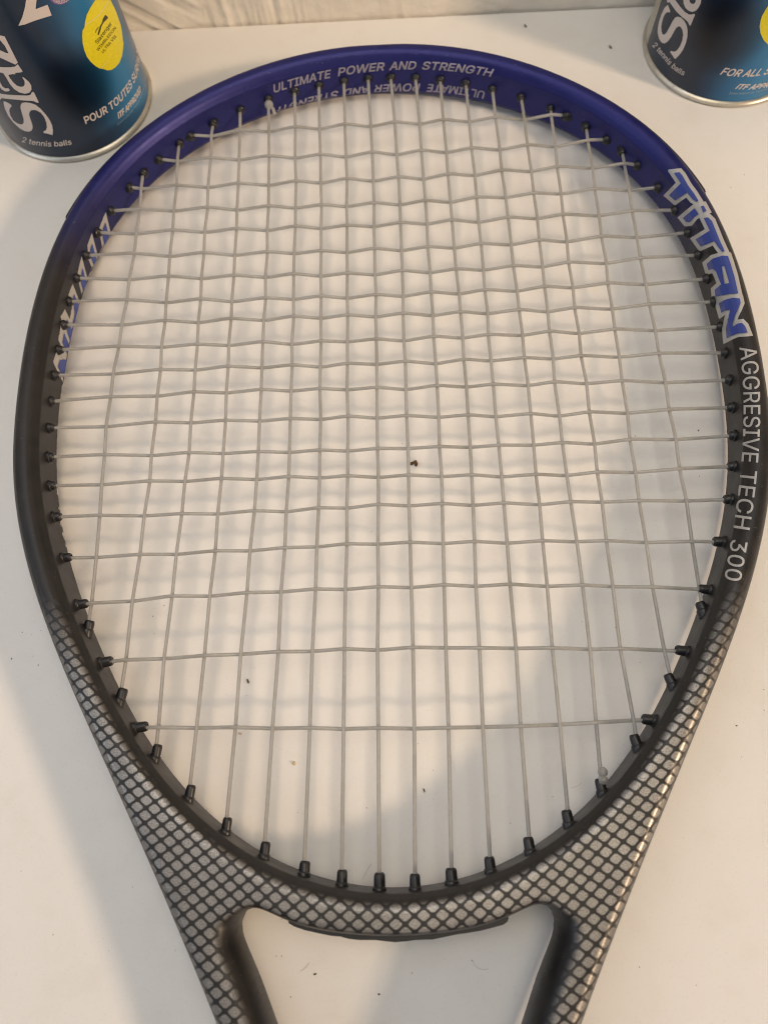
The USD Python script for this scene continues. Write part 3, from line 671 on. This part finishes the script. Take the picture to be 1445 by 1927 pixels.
prl('lettering', text_px('2 tennis balls', [(41,266),(70,272.5),(93,275),(115,273.5),(135,270.5)], 9.6, 0.0, False, 0.006), M_WHITEPRINT)
lineL = line_makers[0]
lineL('POUR TOUTES SURFACES', 'POUR TOUTES', (161, 232), (249, 161), 0.0034, 0.10, M_WHITEPRINT)
lineL('iTF APPROVED', 'iTF APPROVED', (223, 222), (265, 170), 0.0025, 0.2, M_WHITEPRINT, True, 0.02)
lineL('International Tennis Federation', 'International Tennis', (221.5, 235), (262, 189), 0.0011, 0.0, M_PALEPRINT, False)
s2, o2 = 8.03, (130, 0)
pB = lambda pts: poly_from(pts, s2, o2)
ball = [(390,0),(320,110),(265,220),(240,330),(235,400),(205,450),(198,530),(205,640),(230,750),(270,850),(330,930),(400,990),(460,1025),(520,1035),(580,1055),(640,1050),(700,1010),(760,940),(800,840),(818,720),(820,640),(808,560),(800,470),(780,370),(740,250),(700,140),(630,0),(560,-70),(470,-70)]
bp = prl('printed_ball', pB(ball), M_YELLOW, lab='yellow tennis ball printed on the label')
seam_l = LineString(np.array([(600,-20),(520,140),(430,240),(330,315),(245,370)]) / s2 + o2).buffer(0.9)
prl('printed_seam', seam_l.union(LineString(np.array([(500,1030),(520,985),(570,930)]) / s2 + o2).buffer(0.6)), M_PALEYELLOW, 0.00018)
cat = [(545,215),(580,240),(590,265),(560,295),(525,330),(490,390),(475,450),(450,520),(430,520),(445,460),(465,390),(500,330),(510,280)]
prl('printed_emblem', pB(cat).union(LineString(np.array([(402,480),(415,440),(445,405)]) / s2 + o2).buffer(0.7)), M_INK, 0.00018, 'black leaping cat emblem on the printed ball')
for tx, a, b, hh in (('Slazenger', (430, 660), (655, 355), 7.0), ('WIMBLEDON', (440, 770), (715, 420), 5.2), ('ULTRA VIS', (515, 800), (720, 545), 5.2)):
    prl('lettering', text_px(tx, np.array([a, b]) / s2 + o2, hh, 0.1, False, 0.01), M_INK, 0.00018)
badge = Point(112, -14).buffer(22)
prl('printed_badge', badge, M_PURPLEPRINT, lab='round purple badge cut by the top edge')
prl('lettering', text_px('WIMBLEDON', [(98, -2), (106, 4.5), (118, 5), (130, -1)], 6.0, 0, True), M_WHITEPRINT, 0.00018)

tr, prr = make_can(RC, CR_, 'navy tennis ball can right of the racket tip with English lettering', -1.40, (math.radians(150), math.radians(181)))
s3, o3 = 9.966, (1200, 0)
pR = lambda pts: poly_from(pts, s3, o3)
SR_ = [(560,75),(575,110),(605,185),(605,215),(590,225),(560,215),(520,240),(480,310),(455,400),(440,500),(445,580),(465,635),(500,640),(540,600),(600,490),(650,390),(700,320),(750,300),(810,320),(870,380),(915,460),(935,560),(930,680),(900,800),(850,920),(780,1020),(700,1100),(680,1075),(605,965),(625,945),(680,960),(730,940),(790,860),(835,750),(850,640),(840,560),(810,500),(770,480),(720,510),(680,580),(620,690),(560,770),(500,805),(450,790),(400,720),(375,620),(375,520),(395,400),(440,260),(500,140)]
lR = [(560,-40),(545,20),(560,38),(600,30),(625,70),(720,200),(820,300),(910,370),(945,410),(965,465),(990,468),(1030,370),(1072,270),(1060,245),(1010,262),(960,262),(880,210),(790,110),(710,0),(690,-40)]
aO = [(850,-60),(860,60),(890,130),(950,190),(1020,215),(1090,190),(1140,130),(1180,50),(1192,-60)]
aI = [(955,-70),(975,30),(1010,60),(1050,62),(1080,30),(1095,-70)]
for g in (pR(SR_), pR(lR), pR(aO).difference(pR(aI))):
    prr('lettering', rnd(g, 0.8), M_WHITEPRINT, lab='large white italic lettering up the side')
prr('lettering', text_px('2 tennis balls', [(1227,85),(1243,103.5),(1257,119.5),(1271,132.5),(1286,141)], 9.6, 0.0, False, 0.006), M_WHITEPRINT)
lineR = line_makers[1]
lineR('FOR ALL SURFACES', 'FOR ALL', (1354.5, 138.5), (1429, 140.6), 0.0034, 0.30, M_WHITEPRINT)
lineR('iTF APPROVED', 'iTF APPR', (1383, 165.7), (1443, 162.7), 0.0025, 0.35, M_WHITEPRINT, True, 0.02)
lineR('International Tennis Federation', 'International Tenn', (1371, 175.8), (1437, 169.5), 0.0011, 0.1, M_PALEPRINT, False)
s4, o4 = 9.174, (1330, 0)
ballR = [(1055,95),(1000,180),(950,270),(925,360),(912,450),(925,560),(955,630),(980,680),(1055,760),(1150,800),(1250,760),(1330,640),(1340,400),(1290,200),(1200,80),(1120,60)]
prr('printed_ball', poly_from(ballR, s4, o4), M_YELLOW, lab='yellow tennis ball printed on the label')

# ------------------------------------------------------------------ crumbs and dust on the table
M_DUST = plain('dark_dust', (0.09, 0.078, 0.07), 0.8)
M_LINT = plain('grey_lint', (0.34, 0.31, 0.28), 0.8)
M_CRUMB = M('brown_crumb', {'tc': ('texture_coordinate', {}), 'n': ('noise_texture', {'scale': 900.0}), 'r': ('rgb_ramp', {'ramp': [(0.35, (0.05, 0.035, 0.02)), (0.65, (0.22, 0.11, 0.04))]}), 'p': ('principled_bsdf', {'roughness': 0.8})},
    [('tc.object', 'n.vector'), ('n.fac', 'r.fac'), ('r.color', 'p.base_color')])
M_GREY = plain('grey_fleck', (0.22, 0.19, 0.16), 0.8)
M_BEIGE = plain('beige_crumb', (0.60, 0.46, 0.29), 0.8)
def grain(c, r, sx=1.0, sy=1.0, sz=0.7, rot=0.0, s=1, sub=1):
    b = trimesh.creation.icosphere(subdivisions=sub, radius=r); b.vertices *= 1 + 0.7 * (meshkit.noise(b.vertices / r * 1.3 + s * 3.1, s)[:, None] - 0.5)
    b.vertices *= [sx, sy, sz]; b.apply_transform(trimesh.transformations.rotation_matrix(rot, [0, 0, 1])); b.apply_translation([c[0], c[1], r * sz * 0.8]); return b
def crumb(px, parts, material, label):
    o = on_table([px])[0]
    g = trimesh.util.concatenate([grain(o + [dx, dy, 0], r, sx, sy, 0.8, rot, s, 2) for dx, dy, r, sx, sy, rot, s in parts])
    tag(obj('crumb', g, material, smooth=50), label, 'crumb')
crumb((780, 872), [(-0.0010, -0.0001, 0.0007, 1.1, 0.8, 0, 1), (0.0002, 0.0005, 0.0007, 1.0, 0.8, 0.4, 2), (0.0006, -0.0003, 0.0008, 0.8, 1.1, 0, 3)], M_CRUMB, 'brown crumb of three grains under the middle of the strings')
crumb((554, 1437), [(0, 0, 0.00062, 0.8, 1.1, 0.6, 4)], M_BEIGE, 'pale orange flake under the lower strings')
crumb((467, 1283), [(0, 0, 0.00048, 0.7, 1.8, 0.3, 5)], M_DUST, 'dark seed shaped crumb under the lower left strings')
crumb((452, 1381), [(0, 0, 0.0005, 1.2, 0.7, -0.3, 6)], M_BEIGE, 'pale speck just below the lowest cross string')
crumb((798, 1488), [(0, 0, 0.00035, 0.6, 2.2, 0.3, 7)], M_DUST, 'thin dark splinter between the two middle strings')
crumb((988, 49), [(0, 0, 0.0007, 0.6, 1.4, 0.4, 8)], M_GREY, 'dark speck on the table between the racket tip and the wall')
crumb((1148, 89), [(0, 0, 0.0007, 0.6, 1.5, 0.5, 9)], M_GREY, 'grey fleck on the table left of the right can')
specks = [(593,1834,2.6),(713,1872,2.5),(520,1800,1.2),(530,1800,1.5),(547,1877,1.6),(888,1809,1),(775,1832,1.2),(22,1240,2.2),(62,1235,1.1),(72,1252,1.5),(60,1195,.8),(77,1187,1),(42,1190,1.2),(290,1193,1),(288,1160,1.2),(309,1140,1.2),
          (787,1400,1),(815,1450,1.2),(690,1521,1.2),(960,1550,1.2),(1110,1590,1),(1158,1181,1.2),(1180,730,1.2),(1314,810,1.8),(1316,896,1.6),(1195,820,1.2),(1224,895,1),(1303,1002,1),(1437,1298,1.3),(1386,1366,1.6),(1438,1337,1),(1395,1425,1),(1203,1821,1.4),(1040,1500,1),(1010,1440,.8),
          (617,515,1),(757,834,1.2),(577,525,1.2),(715,880,1),(853,885,1),(1096,1630,1),(1192,1660,.9),(1400,328,1.4),(1375,352,1.2),(1430,328,1),(1290,1180,1),(160,880,.8),(210,640,.8),(305,545,1.2),(250,1670,1),(205,1790,1),(100,1760,1.1),(40,1640,.9),(336,1760,.8),(330,1790,1),(640,1640,1),(930,1500,.8),(560,1530,.9),(1100,1130,.9),(1095,1170,.9),(900,1120,.8),(840,1290,.8),(655,1150,.8),(700,1000,.8)]
for _ in range(130):
    specks.append((rng.uniform(0, 1445), rng.uniform(120, 1927), abs(rng.normal(0.25, 0.2)) + 0.2))
dm = []
for k, (x, y, r) in enumerate(specks):
    o = on_table([(x, y)])[0]; dm.append(grain(o, r * 0.00011, rng.uniform(0.7, 1.2), rng.uniform(0.8, 1.9), 0.5, rng.uniform(0, 3), k))
tag(obj('dust', trimesh.util.concatenate(dm), M_DUST, smooth=False), 'fine dark dust specks scattered over the white table', 'dust', kind='stuff')
fib = []
for k, (x, y, a) in enumerate(((575, 1822, 0.7), (900, 1823, -0.5), (1112, 1566, 0.6), (1085, 1480, 0.4), (690, 1640, 1.0), (950, 1724, 0.2), (538, 1725, 0.5))):
    o = on_table([(x, y)])[0]; s = np.linspace(-1, 1, 9) * (0.0018 + 0.001 * (k % 3)); c = rng.uniform(-200, 200)
    fib.append(tube(np.c_[o[0] + s * math.cos(a) - c * s * s * math.sin(a), o[1] + s * math.sin(a) + c * s * s * math.cos(a), np.full(9, 0.00010)], 0.000045, 5))
tag(obj('lint', trimesh.util.concatenate(fib), M_LINT), 'short grey hairs of lint lying on the white table', 'lint', kind='stuff')
